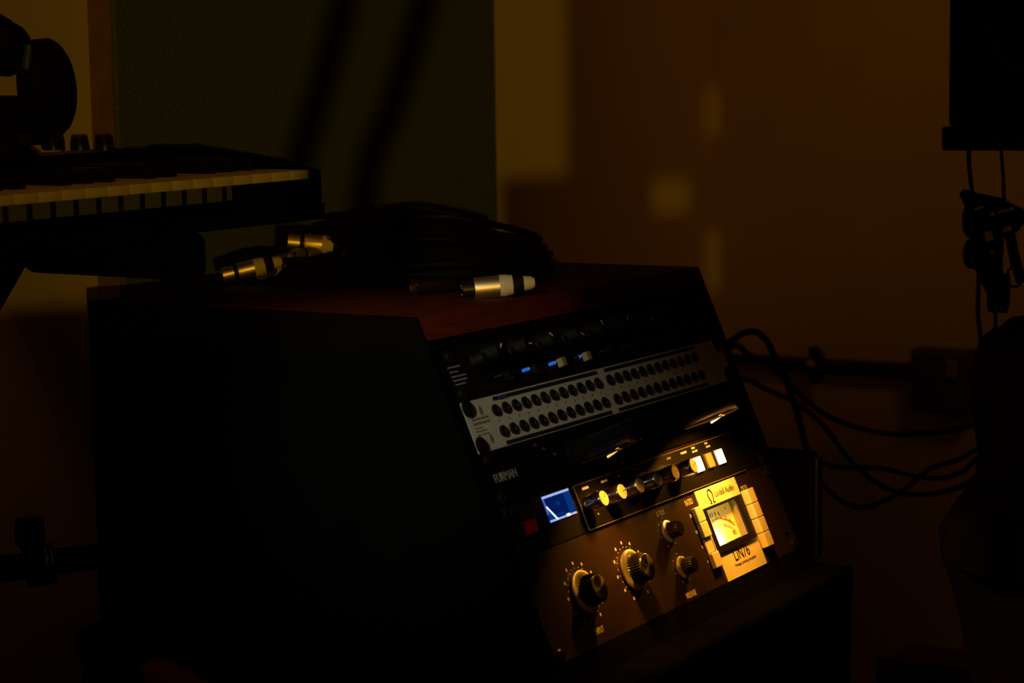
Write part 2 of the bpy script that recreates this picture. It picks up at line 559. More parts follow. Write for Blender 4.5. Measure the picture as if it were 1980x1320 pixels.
# ---- unit: patch bay
pb, L = unit('patch_bay', 'pale patch bay with two rows of black jack sockets across the rack', 0, 1)
panel(pb, L, 0, 1, pale_m)
chassis(pb, L, 0, 1)
screws(pb, L, 0, 1, bigscrew_me)
jack_me = MB().lathe([(0.0, 0.0002), (0.0028, 0.0002), (0.0030, 0.0006), (0.0034, 0.0022), (0.0042, 0.0022), (0.0050, 0.0014), (0.0050, 0.0)], 18).mesh('jack', rubber_m)
jhole_me = MB().lathe([(0.0034, 0.0045), (0.0039, 0.0050), (0.0034, 0.0054), (0.0031, 0.0048)], 16).mesh('jack_bush', chrome_m)
tick_me = MB().box(-0.0004, 0.0004, -0.0010, 0.0010, 0, 0.0002).mesh('printed_mark', ink_m)
for row, v in ((0, 13.05), (1, 31.3)):
    for i in range(24):
        u = 46.13 + 15.867 * i + (6.82 if i >= 12 else 0)
        j = place('jack', jack_me, pb, L(u, v))
        if row == 0:
            place('printed_mark', tick_me, pb, L(u, 22.2))
for u0, u1, v in ((48, 226, 3.4), (240, 425, 3.4), (44, 226, 41.2), (240, 425, 41.2)):
    a, b = L(u0, v + 1.5), L(u1, v - 1.5)
    MB().box(a.x, b.x, a.y, b.y, 0, 0.0008, bev=0.0003).build('label_strip', ink_m, pb)
a = L(62, 3.4)
MB().box(-0.006, 0.006, -0.0014, 0.0014, 0.0008, 0.0011).build('label_sticker', mat('blue_sticker', (0.03, 0.06, 0.30), 0.5, noise=0.05), pb, loc=a)
for v, w, hh in ((16.2, 26, 1.7), (19.9, 26, 1.7), (23.6, 12, 0.8), (26.3, 17, 0.9), (29.4, 19, 0.9)):
    for k in range(4):
        MB().box(-w / 8 * 0.88 * mm, w / 8 * 0.88 * mm, -hh / 2 * mm, hh / 2 * mm, 0, 0.0002).build('printed_mark', mat('faint_ink', (0.16, 0.15, 0.11), 0.7, noise=0.05), pb, loc=L(7.5 + w * (k + 0.5) / 4, v))
for u, v in ((25.5, 10.2), (26, 34.5)):
    MB().lathe([(0, 0), (0.0030, 0), (0.0030, 0.0002), (0, 0.0002)], 16, tf=Matrix.Diagonal((0.8, 1.35, 1, 1))).build('printed_emblem', mat('grey_emblem', (0.16, 0.17, 0.18), 0.6, noise=0.05), pb, loc=L(u, v))

# ---- unit: power conditioner with two pull-out lamps
pc, L = unit('power_conditioner', 'glossy black power conditioner with two pull-out tube lamps below the patch bay', 1, 1)
panel(pc, L, 1, 1, mat('satin_black', (0.004, 0.004, 0.004), 0.6, noise=0.1, spec=0.03))
chassis(pc, L, 1, 1)
screws(pc, L, 1, 1)
text('lettering', 'FURMAN', 0.034, 0.0075, dim_print_m, pc, L(26, 66.5), label='pale grey printed maker lettering')
for u, v in ((95, 55), (108, 62), (84, 50)):
    place('indicator', MB().lathe([(0.0022, 0), (0.0022, 0.001), (0.001, 0.0026), (0, 0.0028)], 14).mesh('indicator', chrome_m), pc, L(u, v))
def pull_lamp(u, bright, power):
    vc = 66.4
    g = MB().lathe([(0.0, 0.0), (0.0125, 0.0), (0.0125, 0.004), (0.0100, 0.005), (0.0098, 0.056), (0.0106, 0.058), (0.0106, 0.064), (0.0090, 0.066), (0, 0.066)], 32)
    o = g.build('lamp_tube', gloss_m, pc, loc=L(u, vc))
    o['label'] = 'black pull-out lamp tube glowing underneath'
    MB().tube([(-0.002, -0.0132, 0.0305), (-0.002, -0.0116, 0.0375), (-0.002, -0.0098, 0.0440)], [0.0009, 0.0012, 0.0010], 8).build('filament', slit2_m if bright else slit_m, o)
    MB().prism([(0.004, -0.0098), (0.060, -0.0098), (0.060, -0.0104), (0.034, -0.0118), (0.004, -0.0106)], -0.0045, 0.0045, Matrix(((0, 0, 1, 0), (0, 1, 0, 0), (1, 0, 0, 0), (0, 0, 0, 1)))).build('lens', underside_glow_m if bright else underside_dark_m, o)  # added strip; on the bright tube its glow imitates the lit underside
    # bulb: shines down the slope and back onto the fronts below
    d = bpy.data.lights.new('pull_out_bulb', 'AREA')
    d.shape = 'RECTANGLE'; d.size = 0.010; d.size_y = 0.020
    d.energy = power
    d.spread = R(140 if bright else 112)
    d.color = (1.0, 0.36, 0.02)
    b = bpy.data.objects.new('pull_out_bulb', d)
    col.objects.link(b)
    b.parent = o
    b.location = (0, -0.0140, 0.055)
    b.rotation_euler = Vector((0, -1.0, -0.38)).to_track_quat('-Z', 'Y').to_euler()
pull_lamp(140.0, False, 0.25)
pull_lamp(343.0, True, 0.56)

# ---- unit: channel strip with blue display, knobs and lit buttons
cs, L = unit('channel_strip', 'black channel strip with small blue display, six silver knobs and lit buttons', 2, 1)
panel(cs, L, 2, 1, panel_m)
chassis(cs, L, 2, 1)
screws(cs, L, 2, 1)
# framed sub-panel
sp_ = MB()
a, b = L(114.5, 132.4), L(430, 92.2)
sp_.box(a.x, b.x, a.y, b.y, 0, 0.0022, bev=0.0008)
sp = sp_.build('control_panel', gloss_m, cs)
for (u0, u1, v0_, v1_) in ((114.5, 430, 92.2, 92.9), (114.5, 430, 131.7, 132.4), (114.5, 115.3, 92.2, 132.4)):
    a, b = L(u0, v1_), L(u1, v0_)
    MB().box(a.x, b.x, a.y, b.y, 0.0018, 0.0030, bev=0.0002).build('panel_bead', mat('bronze_bead', (0.35, 0.25, 0.15), 0.35, metal=0.6, noise=0.05), sp)
# display
a, b = L(63.5, 114.6), L(107.5, 92.4)
lcd = MB().box(a.x, b.x, a.y, b.y, 0, 0.0012, bev=0.0003).build('display', lcd_m, cs)
lcd['label'] = 'small square blue backlit display'
lw, lh = b.x - a.x, b.y - a.y
def lcd_bar(x0, x1, y0, y1, m, nm, z=0.0016):
    return MB().box(a.x + x0 * lw, a.x + x1 * lw, a.y + y0 * lh, a.y + y1 * lh, 0.0010, z).build(nm, m, lcd)
lcd_bar(0.0, 1.0, 0.91, 1.0, lcde_m, 'display_edge')
lcd_bar(0.0, 1.0, 0.0, 0.075, lcde_m, 'display_edge')
lcd_bar(0.0, 0.035, 0.30, 0.91, mat('lcd_side', (0.1, 0.1, 0.2), 0.3, emit=(0.10, 0.12, 0.5), estr=0.9, noise=0.1), 'display_edge')
lcd_bar(0.78, 1.0, 0.075, 0.91, lcd2_m, 'display_glow', 0.0014)
lcd_bar(0.30, 0.60, 0.16, 0.22, lcd2_m, 'display_bar', 0.0015)
lcd_bar(0.62, 0.74, 0.0, 0.11, lcdw_m, 'display_spot', 0.0018)
lcd_bar(0.42, 0.47, 0.52, 0.68, lcd2_m, 'display_segment', 0.0015)
lcd_bar(0.50, 0.53, 0.50, 0.64, lcd2_m, 'display_segment', 0.0015)
MB().tube([(a.x + 0.03 * lw, a.y + 0.60 * lh, 0.0016), (a.x + 0.27 * lw, a.y + 0.03 * lh, 0.0016)], 0.0007, 6).build('display_stroke', lcdw_m, lcd)
MB().prism([(a.x + 0.01 * lw, a.y + 0.02 * lh), (a.x + 0.22 * lw, a.y + 0.06 * lh), (a.x + 0.02 * lw, a.y + 0.52 * lh)], 0.0011, 0.0014).build('display_glow', lcd2_m, lcd)
# red rocker switch
rk = MB().box(-0.010, 0.010, -0.0065, 0.0065, 0, 0.004, bev=0.001).build('rocker_bezel', knobk_m, cs, loc=L(27.5, 112))
MB().box(-0.0085, 0.0085, -0.0052, 0.0052, 0.003, 0.0062, bev=0.001).build('red_rocker', red_m, rk)
# six knobs
ck_me = MB().lathe([(0.0074, 0.0), (0.0074, 0.0158), (0.0066, 0.0172), (0.0, 0.0172)], 32).mesh('knob', chrome_m)
cf_me = MB().lathe([(0.0066, 0.0170), (0.0066, 0.0178), (0.0063, 0.0181), (0.0, 0.0181)], 32).mesh('knob_face', alu_m)
cp_me = MB().box(-0.0003, 0.0003, 0.001, 0.0060, 0.0180, 0.0184).mesh('pointer', ink_m)
for u, an in zip((126.2, 159.2, 192.5, 227.0, 260.5, 298.0), (-38, -80, -75, -15, -80, -65)):
    k = place('knob', ck_me, sp, L(u, 111.0, 2.2))
    place('knob_face', cf_me, k)
    p = place('pointer', cp_me, k)
    p.rotation_euler.z = R(an)
def bar_text(par, u, v, w, h, m=print_m, hh=2.2):
    MB().box(-w / 2 * mm, w / 2 * mm, -h / 2 * mm, h / 2 * mm, 0, 0.0002).build('printed_mark', m, par, loc=L(u, v, hh))
for u, v, w, h in ((133, 97.2, 11, 2.2), (165, 97.0, 7, 2.0), (171, 97.0, 2.4, 2.2), (195, 96.8, 5, 1.8), (230, 96.4, 5, 1.8), (291, 96.8, 8, 2.0), (322, 96.4, 12, 2.0), (343, 95.2, 7, 1.8), (341, 98.6, 4, 1.8), (347, 98.6, 5, 1.8), (371, 95.0, 6, 1.8), (373, 98.5, 9, 1.8)):
    bar_text(sp, u, v, w, h, dim_print_m if u > 180 else print_m)
for u, v in ((150, 103.5), (154, 104.5), (138, 121.6), (171.5, 121.6), (133, 110), (133, 114)):
    MB().lathe([(0.0007, 0), (0.0007, 0.0003), (0, 0.0003)], 8).build('printed_dot', print_m, sp, loc=L(u, v, 2.2))
# three square buttons
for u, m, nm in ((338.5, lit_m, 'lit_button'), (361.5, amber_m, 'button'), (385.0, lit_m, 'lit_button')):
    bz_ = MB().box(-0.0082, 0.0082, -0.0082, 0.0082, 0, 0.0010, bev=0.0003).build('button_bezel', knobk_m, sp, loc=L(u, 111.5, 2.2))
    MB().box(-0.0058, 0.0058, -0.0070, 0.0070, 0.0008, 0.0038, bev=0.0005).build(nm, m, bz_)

# ---- unit: limiting amplifier with meter
la, L = unit('limiting_amplifier', 'two-space brown-black limiting amplifier with glowing yellow needle meter, lowest in the rack', 3, 2)
pa, pb_ = L(0, 5 * 44.45 - 0.3), L(482.6, 3 * 44.45 + 0.3)
ha, hb = L(321.0, 189.6), L(387.5, 153.0)
fp = MB()
for (x0, x1, y0, y1) in ((pa.x, ha.x, pa.y, pb_.y), (hb.x, pb_.x, pa.y, pb_.y), (ha.x, hb.x, pa.y, ha.y), (ha.x, hb.x, hb.y, pb_.y)):
    fp.box(x0, x1, y0, y1, -0.003, 0.0)
fp.build('front_panel', lin_m, la)
MB().box(0.020, 0.462, 0.0012, 0.0877, -0.045, -0.0105).build('chassis', black_m, la)
for u in (8.0, 474.6):
    for v in (142.0, 216.0):
        place('screw', screw_me, la, L(u, v))
# meter plate
a, b = L(316, 221.8), L(403, 133.8)
plate_b = MB()
ia, ib = L(322, 188.6), L(386.5, 154.0)
# plate with an opening: four strips around the window
for (x0, x1, y0, y1) in ((a.x, ia.x, a.y, b.y), (ib.x, b.x, a.y, b.y), (ia.x, ib.x, a.y, ia.y), (ia.x, ib.x, ib.y, b.y)):
    plate_b.box(x0, x1, y0, y1, 0.0, 0.0012)
bmesh.ops.remove_doubles(plate_b.bm, verts=plate_b.bm.verts[:], dist=1e-6)
plate = plate_b.build('meter_plate', plate_m, la)
plate['label'] = 'silver plate around the meter with printed names'
text('lettering', 'Lindell Audio', 0.041, 0.0062, ink_m, plate, L(373.5, 142.4, 1.2))
text('lettering', 'LiN76', 0.033, 0.0112, ink_m, plate, L(361, 201.8, 1.2))
text('lettering', 'Vintage Limiting Amplifier', 0.047, 0.0034, mat('brown_ink', (0.12, 0.08, 0.04), 0.6, noise=0.05), plate, L(363, 211.3, 1.2))
# omega emblem: an open ring on two feet
om = []
for k in range(25):
    an = R(-58 + 296 * k / 24)
    om.append((0.0046 * math.cos(an), 0.0010 + 0.0056 * math.sin(an), 0.0004))
om = [(0.0050, -0.0062, 0.0004), (0.0024, -0.0060, 0.0004)] + om + [(-0.0024, -0.0060, 0.0004), (-0.0050, -0.0062, 0.0004)]
MB().tube(om, 0.0008, 6, flat=0.4).build('omega_emblem', ink_m, plate, loc=L(343.0, 143.2, 1.2))
# meter: bezel, box walls, card, scale, needle, pane
mt_b = MB()
oa, ob = L(318, 195.0), L(400, 151.4)
for (x0, x1, y0, y1) in ((oa.x, ia.x, oa.y, ob.y), (ib.x, ob.x, oa.y, ob.y), (ia.x, ib.x, oa.y, ia.y), (ia.x, ib.x, ib.y, ob.y)):
    mt_b.box(x0, x1, y0, y1, 0.0010, 0.0034, bev=0.0003)
meter = mt_b.build('meter', knobk_m, la)
meter['label'] = 'glowing yellow needle meter in black bezel'
wl = MB()
dp = -0.0060
for (x0, x1, y0, y1) in ((ia.x - 0.001, ia.x, ia.y, ib.y), (ib.x, ib.x + 0.001, ia.y, ib.y), (ia.x - 0.001, ib.x + 0.001, ia.y - 0.001, ia.y), (ia.x - 0.001, ib.x + 0.001, ib.y, ib.y + 0.001)):
    wl.box(x0, x1, y0, y1, dp, 0.0011)
wl.build('meter_housing', mat('smoked_housing', (0.26, 0.24, 0.05), 0.35, noise=0.05), meter)
MB().box(ia.x, ib.x, ia.y, ib.y, dp - 0.001, dp).build('meter_card', face_m, meter)
cw, ch = ib.x - ia.x, ib.y - ia.y
def card(x, y, z=0.0):                # 0..1 across the card
    return Vector((ia.x + x * cw, ia.y + y * ch, dp + z))
for s, x, y in (('-', 0.10, 0.80), ('5', 0.20, 0.80), ('3', 0.31, 0.83), ('2', 0.38, 0.83), ('1', 0.47, 0.83), ('0', 0.58, 0.80), ('2', 0.76, 0.62), ('3', 0.84, 0.52)):
    text('scale_figure', s, 0.0024 if s not in '-1' else 0.0012, 0.0036 if s != '-' else 0.0006, ink_m, meter, card(x, y, 0.0001), 0.0002)
text('scale_figure', '+', 0.0022, 0.0022, ink_m, meter, card(0.84, 0.86, 0.0001), 0.0002)
text('lettering', 'VU', 0.0062, 0.0046, ink_m, meter, card(0.84, 0.16, 0.0001), 0.0002)
pv = Vector((0.46, -0.35))
arc = []
for k in range(17):
    an = R(138 - 96 * k / 16)
    p = card(pv.x + 0.62 * math.cos(an), pv.y + 1.02 * math.sin(an), 0.0002)
    arc.append(p)
    if k % 2 == 0:
        q = card(pv.x + 0.66 * math.cos(an), pv.y + 1.10 * math.sin(an), 0.0002)
        MB().tube([p, q], 0.00022, 4).build('scale_tick', ink_m, meter)
MB().tube(arc[:11], 0.00018, 4).build('scale_arc', ink_m, meter)
for k in range(9):
    an = R(140 - 70 * k / 8)
    MB().lathe([(0.0004, 0), (0.0004, 0.0002), (0, 0.0002)], 8).build('scale_dot', ink_m, meter, loc=card(pv.x + 0.52 * math.cos(an), pv.y + 0.86 * math.sin(an), 0.0001))
MB().tube(arc[10:], 0.00045, 5).build('red_zone', needle_m, meter)
MB().tube([card(0.56, 0.03, 0.0030), card(0.60, 0.62, 0.0030)], 0.00018, 5).build('needle', mat('grey_needle', (0.35, 0.28, 0.14), 0.5, noise=0.05), meter)
MB().tube([card(0.59, 0.60, 0.0034), card(0.70, 0.53, 0.0034), card(0.83, 0.42, 0.0034)], [0.0008, 0.0006, 0.0004], 5).build('red_pointer', needle_m, meter)
MB().box(ia.x, ib.x, ia.y, ib.y, 0.0014, 0.0020).build('pane', glass_m, meter)
d = bpy.data.lights.new('meter_bulb', 'POINT')
d.energy = 0.028; d.color = (1.0, 0.80, 0.55); d.shadow_soft_size = 0.0012
bo = bpy.data.objects.new('meter_bulb', d); col.objects.link(bo); bo.parent = meter
bo.location = card(0.30, 0.14, 0.0052)
# push button columns
pbtn_me = MB().box(-0.0072, 0.0072, -0.0071, 0.0071, 0, 0.0075, bev=0.0006).mesh('push_button', button_m)
pbtn1_me = MB().box(-0.0076, 0.0076, -0.0071, 0.0071, 0, 0.0042, bev=0.0006).mesh('push_button', button_m)
pbtn2_me = MB().box(-0.0076, 0.0076, -0.0071, 0.0071, 0, 0.0016, bev=0.0006).mesh('push_button', button_m)
for i in range(4):
    v = 154.5 + 14.7 * i
    place('push_button', pbtn2_me if i == 2 else pbtn1_me, la, L(306.5, v))
    place('push_button', pbtn_me, la, L(413.0, v + 2.2))
text('lettering', 'RATIO', 0.0150, 0.0056, print_m, la, L(301, 140.6))
for s, w, v in (('20', 3.6, 153), ('12', 3.4, 168.5), ('8', 1.8, 183), ('4', 1.8, 197.5)):
    text('lettering', s, w * mm, 0.0030, print_m, la, L(294.5, v))
text('lettering', 'ATTACK', 0.0160, 0.0050, dim_print_m, la, L(243.5, 140.5))
text('lettering', 'RELEASE', 0.0190, 0.0050, print_m, la, L(243.7, 217.0))
text('lettering', 'INPUT', 0.0145, 0.0052, print_m, la, L(77, 211))
text('lettering', 'METER', 0.0130, 0.0040, dim_print_m, la, L(417, 147.2))
# large knobs with turned skirts
bk_me = MB().lathe([(0.0150, 0.0044), (0.0132, 0.0060), (0.0128, 0.0150), (0.0120, 0.0163), (0.0, 0.0163)], 72, flute=0.06, nfl=36).mesh('knob', knobk_m)
bs_me = MB().lathe([(0.0, 0.0008), (0.0182, 0.0008), (0.0186, 0.0016), (0.0184, 0.0030), (0.0150, 0.0050), (0.0, 0.0050)], 56).mesh('knob_skirt', skirt_silver_m)
bc_me = MB().lathe([(0.0104, 0.0160), (0.0104, 0.0170), (0.0098, 0.0174), (0.0, 0.0176)], 40).mesh('knob_cap', silver_m)
sk_me = MB().lathe([(0.0078, 0.0035), (0.0072, 0.0130), (0.0064, 0.0142), (0.0, 0.0142)], 48, flute=0.05, nfl=24).mesh('knob', knobk_m)
ss_me = MB().lathe([(0.0, 0.0006), (0.0104, 0.0006), (0.0106, 0.0014), (0.0104, 0.0024), (0.0080, 0.0040), (0.0, 0.0040)], 44).mesh('knob_skirt', skirt_silver_m)
def dial_marks(par, u, v, r, n, a0, a1, big):
    for k in range(n):
        an = R(a0 + (a1 - a0) * k / (n - 1))
        x, y = r * math.cos(an), r * math.sin(an)
        lp = L(u + x, v - y, 0)
        MB().lathe([(0.0005, 0), (0.0005, 0.0002), (0, 0.0002)], 8).build('dial_dot', print_m, par, loc=lp)
        if big and k % 2 == 0:
            lp = L(u + x * 1.19, v - y * 1.19, 0)
            MB().box(-0.0011, 0.0011, -0.0013, 0.0013, 0, 0.0002, bev=0.0001).build('dial_figure', print_m, par, loc=lp)
for u, v in ((74.6, 177.6), (160.5, 177.2)):
    k = place('knob', bk_me, la, L(u, v))
    place('knob_skirt', bs_me, k)
    place('knob_cap', bc_me, k)
    dial_marks(la, u, v, 21.5, 21, 240, -60, True)
for u, v in ((243.5, 158.3), (244.5, 192.6)):
    k = place('knob', sk_me, la, L(u, v))
    place('knob_skirt', ss_me, k)
    dial_marks(la, u, v, 13.5, 7, 240, -60, False)
MB().box(-0.004, 0.004, -0.0006, 0.0006, 0, 0.0012).build('power_toggle', chrome_m, la, loc=L(466, 203))

# ================================================================== CABLES ON THE RACK
TOPZ = C0.z
CC = at(862, 520, 1.955); CC.z = TOPZ
def xlr(par, p, axis, kind, sc=1.0, nm='connector', shell=None):
    ring_m = rubber_m if shell else boot_m  # a connector with its own shell gets dark boots, as if shaded
    """metal connector, open end at p, axis pointing to its tail"""
    z = axis.normalized()
    x = z.cross(UP).normalized()
    y = z.cross(x)
    m = par.matrix_world.inverted() @ frame(p, x, y, z) @ Matrix.Scale(sc, 4)
    if kind in ('male', 'nosed'):
        b = MB().lathe([(0.0078, 0.020), (0.0078, 0.001), (0.0084, 0.0), (0.0093, 0.0004), (0.0095, 0.002), (0.0095, 0.030), (0.0090, 0.034), (0.0, 0.034)], 28)
    else:
        b = MB().lathe([(0.0066, 0.010), (0.0066, 0.001), (0.0072, 0.0), (0.0080, 0.0004), (0.0081, 0.002), (0.0081, 0.0125), (0.0076, 0.013), (0.0076, 0.0165), (0.0090, 0.017), (0.0095, 0.019), (0.0095, 0.036), (0.0, 0.036)], 28)
    if kind == 'nosed':
        b = MB().lathe([(0.0, 0.0105), (0.0084, 0.0105), (0.0093, 0.0112), (0.0095, 0.013), (0.0095, 0.034), (0.0, 0.034)], 28)
    o = b.build(nm, shell or nickel_m, par)
    o.matrix_local = m
    if kind == 'nosed':
        MB().lathe([(0, 0.0), (0.0080, 0.0), (0.0086, 0.0006), (0.0086, 0.0106), (0, 0.0106)], 24).build('insert', knobk_m, o)
        for k in range(3):
            a = R(100 + 120 * k)
            MB().lathe([(0.0, -0.0006), (0.0009, -0.0004), (0.0009, 0.0004), (0, 0.0004)], 8, tf=Matrix.Translation((0.0045 * math.cos(a), 0.0045 * math.sin(a), 0))).build('pin', nickel_m, o)
    elif kind == 'male':
        MB().lathe([(0, 0.019), (0.0079, 0.019), (0.0079, 0.020), (0, 0.020)], 20).build('insert', knobk_m, o)
        for k in range(3):
            a = R(90 + 120 * k)
            MB().lathe([(0.0, 0.004), (0.0012, 0.005), (0.0012, 0.019), (0, 0.019)], 10, tf=Matrix.Translation((0.004 * math.cos(a), 0.004 * math.sin(a), 0))).build('pin', nickel_m, o)
    else:
        MB().lathe([(0, 0.0065), (0.0067, 0.0065), (0.0067, 0.008), (0, 0.008)], 20).build('insert', knobk_m, o)
        MB().box(-0.002, 0.002, -0.0066, -0.0042, 0.001, 0.008).build('latch', nickel_m, o)
        MB().lathe([(0.0078, 0.0128), (0.0082, 0.0134), (0.0082, 0.0162), (0.0078, 0.0168)], 24).build('black_ring', knobk_m, o)
    e = 0.036 if kind == 'female' else 0.034
    MB().lathe([(0, e - 0.001), (0.0096, e - 0.001), (0.0098, e + 0.003), (0.0086, e + 0.0105), (0, e + 0.0105)], 28).build('black_ring' if shell else 'white_ring', ring_m, o)
    MB().lathe([(0, e + 0.010), (0.0084, e + 0.010), (0.0082, e + 0.017), (0.0070, e + 0.020), (0, e + 0.020)], 24).build('black_boot', rubber_m, o)
    MB().lathe([(0, e + 0.0195), (0.0068, e + 0.0195), (0.0058, e + 0.027), (0.0040, e + 0.030), (0, e + 0.030)], 24).build('shaded_tail' if shell else 'white_tail', ring_m, o)
    return o, p + z * ((e + 0.029) * sc)

def coil(par, seed, loops, z_lo, z_hi, r_lo, r_hi, lead_a, lead_b):
    rnd = random.Random(seed)
    pts = []
    n = 30
    ph = rnd.uniform(0, 6.28)
    R0 = [rnd.uniform(r_lo, r_hi) for _ in range(loops + 2)]
    Z0 = [rnd.uniform(z_lo, z_hi) for _ in range(loops + 2)]
    for i in range(loops):
        ox, oy = rnd.uniform(-0.006, 0.006), rnd.uniform(-0.006, 0.006)
        for k in range(n):
            t = k / n
            a = ph + 2 * math.pi * t
            rr = R0[i] * (1 - t) + R0[i + 1] * t
            zz = Z0[i] * (1 - t) + Z0[i + 1] * t + 0.003 * math.sin(2 * a + seed)
            # lower towards the far right, as the heap sags
            zz *= 1.0 - 0.22 * max(0.0, math.cos(a))
            pts.append(CC + Vector(((rr) * math.cos(a) + ox, rr * 1.0 * math.sin(a) + oy, max(0.0036, zz))))
    first = smoothpath([lead_a, (lead_a + pts[2]) / 2 + Vector((0, 0, 0.006)), pts[2]], 6)
    last = smoothpath([pts[-3], (lead_b + pts[-3]) / 2 + Vector((0, 0, 0.006)), lead_b], 6)
    path = first[:-1] + pts[2:-2] + last[1:]
    o = MB().tube(path, 0.0034, 7).build('coil', cable_m, None)
    o.parent = par
    o.matrix_parent_inverse = par.matrix_world.inverted()
    return o

def cable_thing(label):
    o = thing('microphone_cable', label, 'cable', Matrix.Translation(CC), group='microphone cables coiled on the rack top')
    bpy.context.view_layer.update()
    return o
def dirpx(p, q, Yp, Yq):
    return at(*q, Yq) - at(*p, Yp)
# each: (open end pixel, Y), (tail pixel, Y)
ca = cable_thing('coiled black microphone cable whose white-booted plug lies at the heap\'s front edge')
_, a0 = xlr(ca, at(893, 560, 1.800), dirpx((893, 560), (1030, 546), 1.800, 1.806), 'nosed')
_, a1 = xlr(ca, at(556, 467, 2.010), dirpx((556, 467), (640, 474), 2.010, 2.014), 'female', 0.95)
coil(ca, 3, 9, 0.006, 0.050, 0.074, 0.108, a0, a1)
cb = cable_thing('coiled black microphone cable with open socket end facing left, under the topmost connector')
_, b0 = xlr(cb, at(566, 496, 1.985), dirpx((566, 496), (640, 490), 1.985, 2.022), 'female', 0.90)
_, b1 = xlr(cb, at(800, 555, 1.835), dirpx((800, 555), (900, 548), 1.835, 1.865), 'male', 0.8, shell=mat('shaded_shell', (0.16, 0.09, 0.05), 0.4, metal=1.0, noise=0.05))  # dark shell colour stands in for the heap's shadow on this connector
coil(cb, 11, 9, 0.006, 0.056, 0.078, 0.104, b0, b1)
cc_ = cable_thing('coiled black microphone cable with its connector farthest left, by the keyboard')
_, c0_ = xlr(cc_, at(430, 532, 1.960), dirpx((430, 532), (505, 514), 1.960, 1.968), 'female', 0.88)
_, c1_ = xlr(cc_, at(503, 528, 1.970), dirpx((503, 528), (570, 502), 1.970, 2.03), 'male', 0.7)
coil(cc_, 23, 9, 0.010, 0.058, 0.080, 0.102, c0_, c1_)

# ================================================================== KEYBOARD
KA, KE = 0.914, 0.020
KL = Vector((math.cos(KA) * math.cos(KE), math.sin(KA) * math.cos(KE), math.sin(KE)))
KB = Vector((-math.sin(KA), math.cos(KA), 0))
KZ = KL.cross(KB)
KO = Vector((-0.29293, 1.703904, CAMZ - 0.076068))       # lower lip edge of a key boundary
kb = thing('keyboard', 'black electronic piano keyboard with ivory keys standing over the rack\'s back', 'keyboard', frame(KO, KL, KB, KZ))
P = 0.0235
I0, I1 = -12, 8
hl = 0.0084
wk = MB()
def white_key_mesh():
    b = MB()
    b.box(0.0005, P - 0.0005, 0.0, 0.142, 0.0, hl, bev=0.0012, seg=2)
    return b.mesh('white_key', ivory_m)
wk_me = white_key_mesh()
ws_me = MB().box(0.0026, P - 0.0026, 0.0121, 0.09, -0.0137, 0.0002, bev=0.0006).mesh('key_skirt', skirt_m)
kd_me = MB().box(-0.0024, 0.0024, 0.0117, 0.085, -0.0150, -0.0002).mesh('key_gap_shade', rubber_m)  # black filler added so the gaps between key skirts read as shaded
bkk_me = MB().prism([(0.050, hl), (0.142, hl), (0.142, hl + 0.0115), (0.058, hl + 0.0115), (0.052, hl + 0.006)], -0.0055, 0.0055, Matrix(((0, 0, 1, 0), (1, 0, 0, 0), (0, 1, 0, 0), (0, 0, 0, 1)))).mesh('black_key', knobk_m)
for i in range(I0, I1):
    k = place('white_key', wk_me, kb, (i * P, 0, 0))
    if i < 5:
        place('key_skirt', ws_me, k)
        place('key_gap_shade', kd_me, k)
    # black keys sit on boundaries except between B/C and E/F
    if (i - I1) % 7 not in (0, 3) and i < I1:
        place('black_key', bkk_me, kb, (i * P, 0, 0))
x0, x1 = I0 * P - 0.05, I1 * P + 0.018
tfx = Matrix(((0, 0, 1, 0), (1, 0, 0, 0), (0, 1, 0, 0), (0, 0, 0, 1)))
KBOT = -0.0365
kcase = MB()
kcase.prism([(0.000, KBOT), (0.206, KBOT), (0.206, 0.026), (0.146, 0.026), (0.146, -0.004), (0.012, -0.0225), (0.000, -0.0225)], x0, x1, tfx)
kcase.build('case', black_m, kb)
kc = MB()
kc.prism([(0.004, -0.024), (0.190, -0.024), (0.204, 0.027), (0.150, 0.0265), (0.004, hl - 0.001)], I1 * P + 0.0008, x1 + 0.001, tfx)
kc.build('end_cheek', black_m, kb)
MB().box(4.25 * P, I1 * P + 0.0006, 0.0012, 0.010, -0.026, -0.0006, bev=0.001).build('end_block', black_m, kb)
kn_me = MB().lathe([(0.0, 0.0), (0.0092, 0.0), (0.0092, 0.002), (0.0078, 0.0125), (0.0070, 0.0135), (0, 0.0135)], 32, flute=0.04, nfl=16).mesh('control_knob', knobk_m)
kinv = frame(KO, KL, KB, KZ).inverted()
def on_kb(px, py, zl):
    return kinv @ on_plane(px, py, KO + KZ * zl, KZ)
for px in (104, 155, 203):
    p = on_kb(px, 290, 0.026)
    p.z = 0.026
    o = place('control_knob', kn_me, kb, p)

# stand under the keyboard
ks_o = KO + KL * (3.2 * P); ks_o.z = 0
ks = thing('keyboard_stand', 'black tube keyboard stand with diagonal leg and cross bar at left', 'stand', frame(ks_o, KL, KB, UP))
bpy.context.view_layer.update()
kz = KO.z + 3.2 * P * math.sin(KE) + KBOT
MB().box(-0.034, 0.004, 0.000, 0.205, kz - 0.0405, kz - 0.0005, bev=0.010, seg=3).build('support_arm', black_m, ks)
def seg_world(par, nm, pts, r, m=black_m, seg=12):
    o = MB().tube(pts, r, seg).build(nm, m, None)
    o.parent = par
    o.matrix_parent_inverse = par.matrix_world.inverted()
    return o
arm_back = frame(ks_o, KL, KB, UP) @ Vector((-0.015, 0.19, kz - 0.022))
leg_end = at(-330, 1090, 1.60)
seg_world(ks, 'leg', [at(26, 468, 1.78), at(-38, 580, 1.75), leg_end], 0.019)
seg_world(ks, 'leg', [leg_end, Vector((leg_end.x - 0.02, leg_end.y - 0.30, 0.03))], 0.016)
